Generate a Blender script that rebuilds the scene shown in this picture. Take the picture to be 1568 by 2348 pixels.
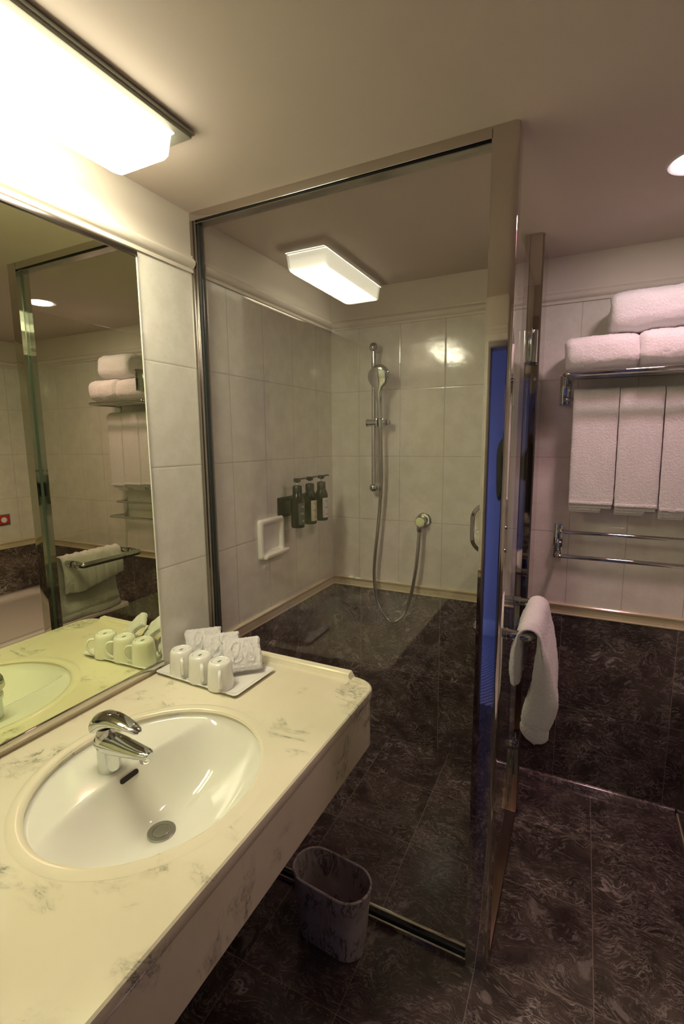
import bpy, bmesh, math, random
from math import pi, sin, cos, sqrt, atan2, radians
from mathutils import Vector, Matrix, noise, Quaternion

sc = bpy.context.scene
for o in list(bpy.data.objects):
    bpy.data.objects.remove(o)
COL = sc.collection
random.seed(4)

# ------------------------------------------------------------------ camera
CX, CY, CZ, YAW, PITCH, ROLL, F = 1.1035, -1.203, 1.4763, 0.4613, -0.1457, -0.009, 1108.66
fw = Vector((-sin(YAW) * cos(PITCH), cos(YAW) * cos(PITCH), sin(PITCH)))
r0 = Vector((cos(YAW), sin(YAW), 0))
u0 = r0.cross(fw)
rr = r0 * cos(ROLL) + u0 * sin(ROLL)
uu = -r0 * sin(ROLL) + u0 * cos(ROLL)
cam = bpy.data.cameras.new('camera')
camo = bpy.data.objects.new('camera', cam)
COL.objects.link(camo)
M = Matrix((rr, uu, -fw)).transposed().to_4x4()
M.translation = Vector((CX, CY, CZ))
camo.matrix_world = M
cam.sensor_fit = 'VERTICAL'
cam.sensor_height = 36.0
cam.lens = F / 2348 * 36.0
cam.clip_start = 0.02
sc.camera = camo

# ------------------------------------------------------------------ world, lights, exposure
w = bpy.data.worlds.new('world')
sc.world = w
w.use_nodes = True
w.node_tree.nodes['Background'].inputs[0].default_value = (0.5, 0.42, 0.4, 1)
w.node_tree.nodes['Background'].inputs[1].default_value = 0.01
sc.view_settings.view_transform = 'Standard'
sc.view_settings.look = 'None'
sc.view_settings.gamma = 1
sc.view_settings.use_curve_mapping = False
sc.view_settings.exposure = 1.8
DIFFUSER_STRENGTH = 12.0
DIFFUSER_COLOR = (1.0, 0.92, 0.66)
DOWN_STRENGTH = 30.0
DOWN_COLOR = (1.0, 0.41, 0.50)
cy = sc.cycles
cy.max_bounces = 12
cy.diffuse_bounces = 4
cy.glossy_bounces = 8
cy.transmission_bounces = 8
cy.transparent_max_bounces = 24
cy.caustics_reflective = True
cy.caustics_refractive = False
cy.blur_glossy = 0.6
cy.sample_clamp_indirect = 3.0
cy.use_denoising = True


def area_light(name, loc, rot, sx, sy, power, color):
    l = bpy.data.lights.new(name, 'AREA')
    l.shape = 'RECTANGLE'
    l.size, l.size_y, l.energy, l.color = sx, sy, power, color
    o = bpy.data.objects.new(name, l)
    o.location, o.rotation_euler = loc, rot
    COL.objects.link(o)
    return o


# blue glow of the hotel room seen through the doorway behind the camera
area_light('hallway_blue_light', (-0.25, -1.95, 0.9), (0, radians(-90), 0), 1.5, 0.7, 2.6, (0.26, 0.36, 1.0))
# light of the recessed downlight: its beam
sp = bpy.data.lights.new('downlight_beam', 'SPOT')
sp.energy = 3.5
sp.color = DOWN_COLOR
sp.spot_size = radians(150)
sp.spot_blend = 0.9
sp.shadow_soft_size = 0.08
spo = bpy.data.objects.new('downlight_beam', sp)
spo.location = (1.32, 0.37, 2.135)
COL.objects.link(spo)

# ------------------------------------------------------------------ node helpers


class NT:
    def __init__(self, name):
        self.m = bpy.data.materials.new(name)
        self.m.use_nodes = True
        self.t = self.m.node_tree
        self.t.nodes.clear()
        self.out = self.t.nodes.new('ShaderNodeOutputMaterial')

    def n(self, typ, **kw):
        nd = self.t.nodes.new(typ)
        for k, v in kw.items():
            setattr(nd, k, v)
        return nd

    def l(self, a, b):
        self.t.links.new(a, b)

    def math(self, op, a, b=None, c=None, clamp=False):
        nd = self.n('ShaderNodeMath', operation=op)
        nd.use_clamp = clamp
        for i, x in enumerate((a, b, c)):
            if x is None:
                continue
            if isinstance(x, (int, float)):
                nd.inputs[i].default_value = x
            else:
                self.l(x, nd.inputs[i])
        return nd.outputs[0]

    def mix(self, f, a, b):
        nd = self.n('ShaderNodeMix', data_type='RGBA')
        for i, x in ((0, f), (6, a), (7, b)):
            if isinstance(x, (int, float)):
                nd.inputs[i].default_value = x
            elif isinstance(x, tuple):
                nd.inputs[i].default_value = (*x, 1)
            else:
                self.l(x, nd.inputs[i])
        return nd.outputs[2]

    def bsdf(self, color=(.8, .8, .8), rough=.5, metal=0., coat=0., spec=.5, bump=None, sheen=0.):
        b = self.n('ShaderNodeBsdfPrincipled')
        for key, x in (('Base Color', color), ('Roughness', rough), ('Metallic', metal), ('Coat Weight', coat),
                       ('Specular IOR Level', spec), ('Sheen Weight', sheen)):
            if isinstance(x, tuple):
                b.inputs[key].default_value = (*x, 1)
            elif isinstance(x, (int, float)):
                b.inputs[key].default_value = x
            else:
                self.l(x, b.inputs[key])
        b.inputs['Coat Roughness'].default_value = 0.05
        if bump is not None:
            self.l(bump, b.inputs['Normal'])
        self.l(b.outputs[0], self.out.inputs[0])
        return b

    def noise(self, vec, scale, detail=3, rough=.5, dist=0.):
        nd = self.n('ShaderNodeTexNoise')
        nd.inputs['Scale'].default_value = scale
        nd.inputs['Detail'].default_value = detail
        nd.inputs['Roughness'].default_value = rough
        nd.inputs['Distortion'].default_value = dist
        if vec is not None:
            self.l(vec, nd.inputs['Vector'])
        return nd

    def bump(self, h, strength=.3, dist=.001, normal=None):
        nd = self.n('ShaderNodeBump')
        nd.inputs['Strength'].default_value = strength
        nd.inputs['Distance'].default_value = dist
        self.l(h, nd.inputs['Height'])
        if normal is not None:
            self.l(normal, nd.inputs['Normal'])
        return nd.outputs[0]

    def pos(self):
        return self.n('ShaderNodeNewGeometry').outputs['Position']

    def obj(self):
        return self.n('ShaderNodeTexCoord').outputs['Object']

    def smooth(self, x, a, b, lo=0., hi=1.):
        nd = self.n('ShaderNodeMapRange', interpolation_type='SMOOTHSTEP')
        nd.inputs[1].default_value, nd.inputs[2].default_value = a, b
        nd.inputs[3].default_value, nd.inputs[4].default_value = lo, hi
        self.l(x, nd.inputs[0])
        return nd.outputs[0]


def simple(name, color, rough=.4, metal=0., coat=0., spec=.5, grain=None):
    t = NT(name)
    bp = None
    if grain:
        nz = t.noise(t.obj(), grain[0], 3)
        bp = t.bump(nz.outputs[0], grain[1], .001)
    t.bsdf(color, rough, metal, coat, spec, bp)
    return t.m


def tile_coords(t, ax, off, size, gap):
    """distance-to-joint mask and cell ids of a rectangular tiling; ax = two axis letters"""
    sx = t.n('ShaderNodeSeparateXYZ')
    t.l(t.pos(), sx.inputs[0])
    masks, cells = [], []
    for k in range(2):
        c = sx.outputs['XYZ'.index(ax[k])]
        q = t.math('DIVIDE', t.math('SUBTRACT', c, off[k]), size[k])
        cells.append(t.math('FLOOR', q))
        fr = t.math('FRACT', q)
        d = t.math('MULTIPLY', t.math('MINIMUM', fr, t.math('SUBTRACT', 1.0, fr)), size[k])
        masks.append(d)
    d = t.math('MINIMUM', masks[0], masks[1])
    return d, cells


def white_tile(name, ax, off, size):
    t = NT(name)
    d, cells = tile_coords(t, ax, off, size, .001)
    joint = t.smooth(d, .0007, .0016, 1, 0)
    p = t.pos()
    n1 = t.noise(p, 14, 4, .6)
    n2 = t.noise(p, 90, 3, .6)
    base = t.mix(t.smooth(n1.outputs[0], .3, .7), (.72, .69, .61), (.80, .775, .70))
    base = t.mix(t.math('MULTIPLY', t.smooth(n2.outputs[0], .5, .7), .25), base, (.64, .61, .54))
    col = t.mix(joint, base, (.46, .43, .36))
    edge = t.smooth(d, .0, .005, 0, 1)
    wav = t.noise(p, 38, 2, .4)
    h = t.math('ADD', t.math('MULTIPLY', edge, .8), t.math('MULTIPLY', wav.outputs[0], .55))
    bp = t.bump(h, .45, .0012)
    rough = t.math('ADD', t.math('MULTIPLY', joint, .5), .10)
    t.bsdf(col, rough, bump=bp, spec=.75)
    return t.m


def dark_marble(name, ax=None, off=(0, 0), size=(.4, .4), scale=1.0, gain=2.3):
    """brown-grey marble full of fine light wisps, laid as tiles in the plane given by ax"""
    t = NT(name)
    sx = t.n('ShaderNodeSeparateXYZ')
    t.l(t.pos(), sx.inputs[0])
    a2 = ax or 'XZ'
    cb = t.n('ShaderNodeCombineXYZ')
    for k in range(2):
        t.l(sx.outputs['XYZ'.index(a2[k])], cb.inputs[k])
    p = cb.outputs[0]
    joint = None
    if ax:
        d, cells = tile_coords(t, ax, off, size, .001)
        joint = t.smooth(d, .0005, .0015, 1, 0)
        c2 = t.n('ShaderNodeCombineXYZ')
        t.l(cells[0], c2.inputs[0])
        t.l(cells[1], c2.inputs[1])
        wn = t.n('ShaderNodeTexWhiteNoise', noise_dimensions='3D')
        t.l(c2.outputs[0], wn.inputs[0])
        ma = t.n('ShaderNodeVectorMath', operation='MULTIPLY_ADD')
        t.l(wn.outputs['Color'], ma.inputs[0])
        ma.inputs[1].default_value = (7, 7, 7)
        t.l(p, ma.inputs[2])
        p = ma.outputs[0]

    def warp(vec, s, amt):
        nz = t.noise(vec, s, 2, .5)
        sb = t.n('ShaderNodeVectorMath', operation='SUBTRACT')
        t.l(nz.outputs['Color'], sb.inputs[0])
        sb.inputs[1].default_value = (.5, .5, .5)
        m2 = t.n('ShaderNodeVectorMath', operation='MULTIPLY_ADD')
        t.l(sb.outputs[0], m2.inputs[0])
        m2.inputs[1].default_value = (amt, amt, amt)
        t.l(vec, m2.inputs[2])
        return m2.outputs[0]
    q = warp(p, 6 * scale, .16 / scale)
    q = warp(q, 17 * scale, .055 / scale)

    def wisps(rot, st, sc_, width, seed):
        mp = t.n('ShaderNodeMapping')
        mp.inputs['Location'].default_value = (seed, seed * .7, seed)
        mp.inputs['Scale'].default_value = (1.0, st, 1.0)
        mp.inputs['Rotation'].default_value = (0, 0, rot)
        t.l(q, mp.inputs['Vector'])
        n = t.noise(mp.outputs[0], sc_ * scale, 3, .6)
        r = t.math('ABSOLUTE', t.math('SUBTRACT', n.outputs[0], .5))
        return t.smooth(r, .0, width, 1, 0)
    v1 = wisps(.6, 4.0, 17, .036, 0)
    v2 = wisps(-.5, 3.0, 32, .042, 3.1)
    v3 = wisps(.2, 2.5, 8, .022, 7.7)
    m1 = t.smooth(t.noise(q, 16 * scale, 3, .6).outputs[0], .40, .60)
    m2 = t.smooth(t.noise(p, 11 * scale, 3, .6).outputs[0], .40, .60)
    m3 = t.smooth(t.noise(p, 4.5 * scale, 2, .5).outputs[0], .54, .66)
    soft = t.noise(q, 9 * scale, 4, .6)
    fine = t.noise(q, 70 * scale, 3, .7)
    g = gain
    base = t.mix(t.smooth(soft.outputs[0], .32, .70), (.028 * g, .021 * g, .0185 * g), (.066 * g, .050 * g, .044 * g))
    base = t.mix(t.math('MULTIPLY', t.smooth(fine.outputs[0], .5, .75), .5), base, (.085 * g, .068 * g, .060 * g))
    light = (.21 * g, .175 * g, .160 * g)
    col = t.mix(t.math('MULTIPLY', t.math('MULTIPLY', v1, m1), .75), base, light)
    col = t.mix(t.math('MULTIPLY', t.math('MULTIPLY', v2, m2), .65), col, light)
    col = t.mix(t.math('MULTIPLY', t.math('MULTIPLY', v3, m3), .85), col, (.30 * g, .26 * g, .245 * g))
    blob = t.smooth(t.noise(q, 15 * scale, 1, .4).outputs[0], .70, .76)
    col = t.mix(t.math('MULTIPLY', blob, .45), col, (.22 * g, .185 * g, .175 * g))
    if joint is not None:
        col = t.mix(t.math('MULTIPLY', joint, .85), col, (.20 * g, .16 * g, .13 * g))
    t.bsdf(col, .16)
    return t.m


def cream_marble(name, veins=1.0, base=((.80, .735, .55), (.86, .80, .62))):
    t = NT(name)
    p = t.pos()
    nz = t.noise(p, 4, 3, .55)
    mp = t.n('ShaderNodeMapping')
    mp.inputs['Rotation'].default_value = (0, 0, .9)
    mp.inputs['Scale'].default_value = (1.0, 2.2, 1.6)
    t.l(p, mp.inputs['Vector'])
    n1 = t.noise(mp.outputs[0], 5.5, 7, .68, .6)
    r1 = t.math('ABSOLUTE', t.math('SUBTRACT', n1.outputs[0], .5))
    v1 = t.smooth(r1, .0, .028, 1, 0)
    msk = t.noise(p, 7.5, 3, .5)
    m1 = t.smooth(msk.outputs[0], .51, .64)
    clump = t.noise(p, 38, 3, .7)
    v = t.math('MULTIPLY', t.math('MULTIPLY', v1, m1), t.smooth(clump.outputs[0], .4, .62))
    soft = t.math('MULTIPLY', t.math('MULTIPLY', t.smooth(r1, .0, .09, 1, 0), m1), .42)
    b = t.mix(t.smooth(nz.outputs[0], .35, .65), base[0], base[1])
    col = t.mix(t.math('MULTIPLY', soft, veins), b, (.44, .43, .31))
    col = t.mix(t.math('MULTIPLY', v, .78 * veins), col, (.17, .18, .125))
    t.bsdf(col, .16, coat=.3)
    return t.m


def glass(name, tint):
    """thin clear glass: see-through with a Fresnel mirror reflection on both faces"""
    t = NT(name)
    g = t.n('ShaderNodeNewGeometry')
    dt = t.n('ShaderNodeVectorMath', operation='DOT_PRODUCT')
    t.l(g.outputs['Incoming'], dt.inputs[0])
    t.l(g.outputs['Normal'], dt.inputs[1])
    c = t.math('ABSOLUTE', dt.outputs['Value'])
    s = t.math('POWER', t.math('SUBTRACT', 1.0, c, clamp=True), 5)
    fr = t.math('ADD', t.math('MULTIPLY', s, .90), .034)
    tr = t.n('ShaderNodeBsdfTransparent')
    tr.inputs[0].default_value = (*tint, 1)
    gl = t.n('ShaderNodeBsdfGlossy')
    gl.inputs['Roughness'].default_value = 0.0
    gl.inputs['Color'].default_value = (1, 1, 1, 1)
    mx = t.n('ShaderNodeMixShader')
    t.l(fr, mx.inputs[0])
    t.l(tr.outputs[0], mx.inputs[1])
    t.l(gl.outputs[0], mx.inputs[2])
    t.l(mx.outputs[0], t.out.inputs[0])
    return t.m


def metal(name, color, rough, wav=0.0):
    t = NT(name)
    bp = None
    if wav:
        nz = t.noise(t.pos(), 6, 2)
        bp = t.bump(nz.outputs[0], wav, .002)
    t.bsdf(color, rough, 1.0, bump=bp)
    return t.m


def terry(name, color=(.80, .78, .76)):
    t = NT(name)
    p = t.obj()
    n1 = t.noise(p, 420, 3, .7)
    n2 = t.noise(p, 130, 2, .6)
    h = t.math('ADD', t.math('MULTIPLY', n1.outputs[0], .6), n2.outputs[0])
    bp = t.bump(h, .9, .004)
    col = t.mix(t.smooth(n1.outputs[0], .3, .6), tuple(c * .86 for c in color), color)
    t.bsdf(col, .95, spec=.1, bump=bp, sheen=.25)
    return t.m


def emis(name, color, strength, pattern=False):
    t = NT(name)
    e = t.n('ShaderNodeEmission')
    e.inputs[0].default_value = (*color, 1)
    e.inputs[1].default_value = strength
    if pattern:
        # prismatic acrylic: a fine grid, bright below the tubes and dimmer on the side walls
        d, _ = tile_coords(t, 'YZ', (0, 0), (.006, .006), 0)
        g = t.smooth(d, .0003, .0012, .80, 1.0)
        sx = t.n('ShaderNodeSeparateXYZ')
        t.l(t.n('ShaderNodeNewGeometry').outputs['Normal'], sx.inputs[0])
        side = t.smooth(t.math('ABSOLUTE', sx.outputs[2]), .2, .9, .25, 1.0)
        t.l(t.math('MULTIPLY', t.math('MULTIPLY', g, side), strength), e.inputs[1])
    t.l(e.outputs[0], t.out.inputs[0])
    return t.m


MAT = dict(
    plaster=simple('plaster', (.74, .68, .60), .7, grain=(40, .05)),
    ceiling=simple('ceiling_paint', (.63, .54, .49), .8, grain=(60, .05)),
    tile_left=white_tile('left_wall_tile', 'YZ', (-.045, .2046), (.2034, .3)),
    tile_strip=white_tile('vanity_wall_tile', 'YZ', (0.0, .2046), (.2135, .3)),
    tile_back=white_tile('back_wall_tile', 'XZ', (.1453, .2046), (.2034, .3)),
    tile_back2=white_tile('towel_wall_tile', 'XZ', (1.07, .2046), (.2, .3)),
    tile_right=white_tile('right_wall_tile', 'YZ', (.80, .2046), (.2, .3)),
    tile_front=white_tile('door_wall_tile', 'XZ', (.2, .2046), (.2, .3)),
    marble_left=dark_marble('left_wall_marble', 'YZ', (.569, .361), (.4, .4)),
    marble_back=dark_marble('back_wall_marble', 'XZ', (.552, .361), (.4, .4)),
    marble_back2=dark_marble('towel_wall_marble', 'XZ', (1.062, .361), (.4, .4), gain=1.6),
    marble_right=dark_marble('right_wall_marble', 'YZ', (.1, .361), (.4, .4)),
    marble_front=dark_marble('door_wall_marble', 'XZ', (.2, .361), (.4, .4)),
    marble_floor=dark_marble('floor_marble', 'XY', (.01, .03), (.3, .3), scale=.9, gain=1.75),
    marble_plain=dark_marble('plain_dark_marble'),
    border=cream_marble('border_stone', .5, ((.66, .57, .38), (.72, .63, .43))),
    cream=cream_marble('cream_marble'),
    cream_plain=cream_marble('cream_marble_rim', 0.12, ((.82, .755, .57), (.86, .80, .62))),
    steel=metal('polished_steel', (.62, .58, .54), .035, .05),
    steel_dark=metal('brushed_steel', (.36, .33, .30), .22),
    chrome=metal('chrome', (.62, .64, .63), .05),
    drain_metal=metal('drain_metal', (.42, .42, .38), .32),
    bronze=metal('worn_bronze', (.34, .24, .17), .38),
    gunmetal=metal('dark_chrome', (.45, .43, .42), .12),
    mirror=metal('mirror_silver', (.86, .92, .62), .0),
    glass=glass('shower_glass', (.975, .974, .965)),
    gasket=simple('gasket_rubber', (.03, .035, .035), .5),
    porcelain=simple('porcelain', (.88, .87, .78), .08, coat=.6),
    ceramic=simple('white_ceramic', (.88, .87, .82), .12, coat=.4),
    enamel=simple('tub_enamel', (.80, .72, .70), .15, coat=.4),
    terry=terry('terry_cloth', (.86, .84, .83)),
    terry_smooth=terry('smooth_terry', (.90, .88, .87)),
    diffuser=emis('lit_diffuser', DIFFUSER_COLOR, DIFFUSER_STRENGTH, True),
    lens=emis('lit_downlight', (1.0, .80, .82), DOWN_STRENGTH),
    fixture=simple('fixture_metal', (.30, .29, .24), .5),
    ring=simple('white_ring', (.8, .76, .76), .4),
    bottle=simple('dark_bottle', (.005, .005, .005), .18, spec=.25),
    black=simple('black_plastic', (.012, .012, .012), .35),
    label_dark=simple('charcoal_label', (.07, .08, .075), .5),
    label_cream=simple('cream_label', (.55, .52, .36), .5),
    label_white=simple('grey_label', (.62, .60, .57), .5),
    ink=simple('ink', (.05, .05, .05), .6),
    green_ink=simple('green_ink', (.12, .30, .20), .6),
    white_plastic=simple('white_plastic', (.85, .85, .82), .35),
    red=simple('red_plastic', (.55, .04, .03), .4),
    slot=simple('dark_slot', (.02, .012, .008), .6),
    hall=simple('hall_paint', (.62, .62, .72), .7),
    skirting=simple('hall_skirting', (.8, .85, .9), .5),
    frame=simple('door_frame_paint', (.20, .17, .16), .35),
    green_edge=simple('green_glass_edge', (.07, .10, .08), .3),
    logo=simple('grey_mark', (.12, .11, .10), .5),
)


def carpet():
    t = NT('striped_carpet')
    p = t.pos()
    wv = t.n('ShaderNodeTexWave', wave_type='RINGS', rings_direction='Z')
    mp = t.n('ShaderNodeMapping')
    mp.inputs['Location'].default_value = (.1, 3.2, 0)
    t.l(p, mp.inputs[0])
    t.l(mp.outputs[0], wv.inputs['Vector'])
    wv.inputs['Scale'].default_value = 9
    wv.inputs['Distortion'].default_value = 2.5
    col = t.mix(t.smooth(wv.outputs['Fac'], .35, .6), (.08, .07, .12), (.7, .7, .8))
    t.bsdf(col, .95, spec=.1)
    return t.m


def bin_marble():
    t = NT('marbled_plastic')
    p = t.obj()
    mp = t.n('ShaderNodeMapping')
    mp.inputs['Scale'].default_value = (1.5, 1.5, .45)
    t.l(p, mp.inputs[0])
    n1 = t.noise(mp.outputs[0], 16, 6, .7, .8)
    r1 = t.math('ABSOLUTE', t.math('SUBTRACT', n1.outputs[0], .5))
    msk = t.noise(p, 12, 2)
    v = t.math('MULTIPLY', t.smooth(r1, 0, .05, 1, 0), t.smooth(msk.outputs[0], .38, .52))
    n2 = t.noise(p, 9, 4)
    col = t.mix(t.smooth(n2.outputs[0], .3, .7), (.52, .46, .45), (.72, .65, .63))
    col = t.mix(t.math('MULTIPLY', v, .85), col, (.07, .05, .05))
    t.bsdf(col, .35)
    return t.m


MAT['carpet'] = carpet()
MAT['bin'] = bin_marble()

# ------------------------------------------------------------------ mesh helpers


def V(*a):
    return Vector(a)


def obj(name, bm, mat, parent=None, smooth=35, loc=None):
    bmesh.ops.recalc_face_normals(bm, faces=bm.faces)
    me = bpy.data.meshes.new(name)
    bm.to_mesh(me)
    bm.free()
    if smooth:
        for p in me.polygons:
            p.use_smooth = True
        me.set_sharp_from_angle(angle=radians(smooth))
    mats = mat if isinstance(mat, (list, tuple)) else [mat]
    for m in mats:
        me.materials.append(MAT[m])
    o = bpy.data.objects.new(name, me)
    COL.objects.link(o)
    if parent is not None:
        o.parent = parent
        o.matrix_parent_inverse = Matrix.Translation(parent.location).inverted() if parent.location.length else Matrix()
    return o


def thing(name, label, cat, loc=(0, 0, 0), group=None):
    o = bpy.data.objects.new(name, None)
    o.empty_display_size = .05
    COL.objects.link(o)
    o.location = loc
    tag(o, label, cat, group)
    return o


def tag(o, label, cat, group=None):
    o['label'] = label
    o['category'] = cat
    if group:
        o['group'] = group
    return o


def struct(name, bm, mat, smooth=35):
    o = obj(name, bm, mat, None, smooth)
    o['kind'] = 'structure'
    return o


def box(bm, x0, x1, y0, y1, z0, z1, bev=0., seg=2, mi=0):
    r = bmesh.ops.create_cube(bm, size=1)
    vs = r['verts']
    for v in vs:
        v.co = Vector(((x0 + x1) / 2 + v.co.x * (x1 - x0), (y0 + y1) / 2 + v.co.y * (y1 - y0),
                       (z0 + z1) / 2 + v.co.z * (z1 - z0)))
    fs = set(f for v in vs for f in v.link_faces)
    for f in fs:
        f.material_index = mi
    if bev:
        es = list(set(e for v in vs for e in v.link_edges))
        bmesh.ops.bevel(bm, geom=es, offset=bev, segments=seg, profile=.5, affect='EDGES')
    return bm


def B():
    return bmesh.new()


def bx(*a, **k):
    return box(B(), *a, **k)


def rings(bm, rs, cap=True, closed=True):
    """skin a list of vertex rings"""
    vr = [[bm.verts.new(p) for p in r] for r in rs]
    n = len(rs[0])
    for a, b in zip(vr[:-1], vr[1:]):
        for i in range(n if closed else n - 1):
            j = (i + 1) % n
            bm.faces.new((a[i], a[j], b[j], b[i]))
    if cap:
        bm.faces.new(vr[0][::-1])
        bm.faces.new(vr[-1])
    return vr


def tube(bm, pts, rad, n=12, cap=True):
    pts = [Vector(p) for p in pts]
    R = rad if isinstance(rad, (list, tuple)) else [rad] * len(pts)
    t0 = (pts[1] - pts[0]).normalized()
    nrm = t0.orthogonal().normalized()
    rs = []
    for i, p in enumerate(pts):
        if i == 0:
            t = t0
        elif i == len(pts) - 1:
            t = (pts[i] - pts[i - 1]).normalized()
        else:
            t = ((pts[i + 1] - p).normalized() + (p - pts[i - 1]).normalized()).normalized()
        nrm = (nrm - t * nrm.dot(t)).normalized()
        bn = t.cross(nrm)
        rs.append([p + (nrm * cos(a) + bn * sin(a)) * R[i] for a in (2 * pi * k / n for k in range(n))])
    rings(bm, rs, cap)
    return bm


def fillet(pts, r, seg=6):
    """round the corners of a polyline"""
    pts = [Vector(p) for p in pts]
    out = [pts[0]]
    for a, b, c in zip(pts[:-2], pts[1:-1], pts[2:]):
        d1, d2 = (a - b), (c - b)
        rr_ = min(r, d1.length * .49, d2.length * .49)
        p, q = b + d1.normalized() * rr_, b + d2.normalized() * rr_
        for k in range(seg + 1):
            s = k / seg
            out.append(p * (1 - s) ** 2 + b * 2 * s * (1 - s) + q * s * s)
    out.append(pts[-1])
    return out


def catmull(P, k=8):
    P = [Vector(p) for p in P]
    Q = [P[0] * 2 - P[1]] + P + [P[-1] * 2 - P[-2]]
    out = []
    for i in range(1, len(Q) - 2):
        a, b, c, d = Q[i - 1:i + 3]
        for s in range(k):
            t = s / k
            out.append(.5 * ((2 * b) + (c - a) * t + (2 * a - 5 * b + 4 * c - d) * t * t + (3 * b - a - 3 * c + d) * t ** 3))
    out.append(P[-1])
    return out


def lathe(bm, prof, base=(0, 0, 0), axis=(0, 0, 1), n=32):
    """profile of (radius, height) round an axis"""
    ax = Vector(axis).normalized()
    u = ax.orthogonal().normalized()
    v = ax.cross(u)
    base = Vector(base)
    rs = [[base + ax * h + (u * cos(a) + v * sin(a)) * max(r, 1e-5) for a in (2 * pi * k / n for k in range(n))]
          for r, h in prof]
    rings(bm, rs, True)
    return bm


def loft(bm, secs, n=24, ex=2.0):
    """secs: (center, side vec, up vec, half width, half height)"""
    rs = []
    for c, s, u, a, b in secs:
        c, s, u = Vector(c), Vector(s).normalized(), Vector(u).normalized()
        ring = []
        for k in range(n):
            t = 2 * pi * k / n
            ct, st = cos(t), sin(t)
            x = a * math.copysign(abs(ct) ** (2 / ex), ct)
            y = b * math.copysign(abs(st) ** (2 / ex), st)
            ring.append(c + s * x + u * y)
        rs.append(ring)
    rings(bm, rs, True)
    return bm


def prism(bm, poly, axis, a, b, mi=0):
    """extrude a 2D polygon along an axis; poly in the two other axes"""
    def P(p, t):
        if axis == 'x':
            return (t, p[0], p[1])
        if axis == 'y':
            return (p[0], t, p[1])
        return (p[0], p[1], t)
    rs = [[Vector(P(p, t)) for p in poly] for t in (a, b)]
    rings(bm, rs, True)
    return bm


def fuzz(bm, amp, freq, seed=0.0):
    bm.normal_update()
    for v in bm.verts:
        p = v.co * freq + Vector((seed, seed * 1.7, -seed))
        v.co += v.normal * (noise.noise(p) * .65 + noise.noise(p * 2.7) * .35) * amp
    return bm


# ------------------------------------------------------------------ room shell
D, H, W, YF = .9142, 2.1589, 2.44, -1.33
B1, B2, TR = .8087, .7611, 1.995


def wall_bands(name, axis, pos, spans, normal, mats):
    """vertical wall made of bands; spans: list of (a0, a1, tile material index, marble index)"""
    bm = B()
    th = .06
    for a0, a1, ti, mi in spans:
        for z0, z1, m in ((0, B2, mi), (B2, B1, 1), (B1, TR, ti), (TR, H + .02, 0)):
            p0, p1 = (pos, pos + normal * th)
            lo, hi = min(p0, p1), max(p0, p1)
            if axis == 'x':
                box(bm, lo, hi, a0, a1, z0, z1, mi=m)
            else:
                box(bm, a0, a1, lo, hi, z0, z1, mi=m)
    return struct(name, bm, mats, smooth=0)


wall_bands('wall_left', 'x', 0, [(YF - .1, 0, 2, 4), (0, D + .06, 3, 4)], -1,
           ['plaster', 'border', 'tile_strip', 'tile_left', 'marble_left'])
wall_bands('wall_back', 'y', D, [(-.06, .92, 2, 3), (.92, W + .06, 4, 5)], 1,
           ['plaster', 'border', 'tile_back', 'marble_back', 'tile_back2', 'marble_back2'])
wall_bands('wall_right', 'x', W, [(YF - .1, D + .06, 2, 3)], 1, ['plaster', 'border', 'tile_right', 'marble_right'])
# wall behind the camera with the doorway
DX0, DX1, DZ = .675, 1.48, 1.95
bm = B()
for a0, a1 in ((0, DX0), (DX1, W)):
    for z0, z1, m in ((0, B2, 3), (B2, B1, 1), (B1, TR, 2), (TR, H, 0)):
        box(bm, a0, a1, YF - .1, YF, z0, z1, mi=m)
box(bm, DX0, DX1, YF - .1, YF, DZ, TR, mi=2)
box(bm, DX0, DX1, YF - .1, YF, TR, H, mi=0)
struct('wall_front', bm, ['plaster', 'border', 'tile_front', 'marble_front'], 0)
bm = B()
box(bm, DX0, DX0 + .03, YF - .11, YF + .014, 0, DZ - .03, .003)
box(bm, DX1 - .03, DX1, YF - .11, YF + .014, 0, DZ - .03, .003)
box(bm, DX0, DX1, YF - .11, YF + .014, DZ - .03, DZ, .003)
struct('door_1', bm, 'frame')
# hall behind
struct('floor', bx(-.06, W + .06, YF - .1, D + .06, -.05, 0), 'marble_floor', 0)
o = struct('floor', bx(-1, 3, -2.5, YF - .1, -.05, -.002), 'carpet', 0)
struct('wall_hallway', bx(-1, 3, -2.5, -2.45, 0, 2.4), 'hall', 0)
bm = B()
box(bm, -1.0, -.95, -2.45, YF - .1, 0, 2.4)
struct('wall_hallway', bm, 'hall', 0)
struct('wall_hallway', bx(2.95, 3, -2.45, YF - .1, 0, 2.4), 'hall', 0)
struct('ceiling', bx(-1, 3, -2.5, YF - .1, 2.35, 2.4), 'hall', 0)
struct('baseboard_hallway', bx(-.95, 2.95, -2.45, -2.435, 0, .12, .003), 'skirting')
struct('ceiling', bx(-.06, W + .06, YF - .1, D + .06, H, H + .05), 'ceiling', 0)

# cornice moulding between tile and plaster
prof = [(0, -.008), (.006, -.008), (.007, 0), (.004, .003), (.010, .006), (.017, .013), (.018, .022), (.012, .030), (.006, .034), (.007, .040), (0, .041)]


def moulding(name, prof, z, mat, sides):
    bm = B()
    for s, a, b in sides:
        if s == 'left':
            prism(bm, [(p, z + q) for p, q in prof], 'y', a, b)
        elif s == 'right':
            prism(bm, [(W - p, z + q) for p, q in prof], 'y', a, b)
        elif s == 'back':
            prism(bm, [(D - p, z + q) for p, q in prof], 'x', a, b)
        elif s == 'front':
            prism(bm, [(YF + p, z + q) for p, q in prof], 'x', a, b)
    return struct(name, bm, mat, 40)


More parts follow.
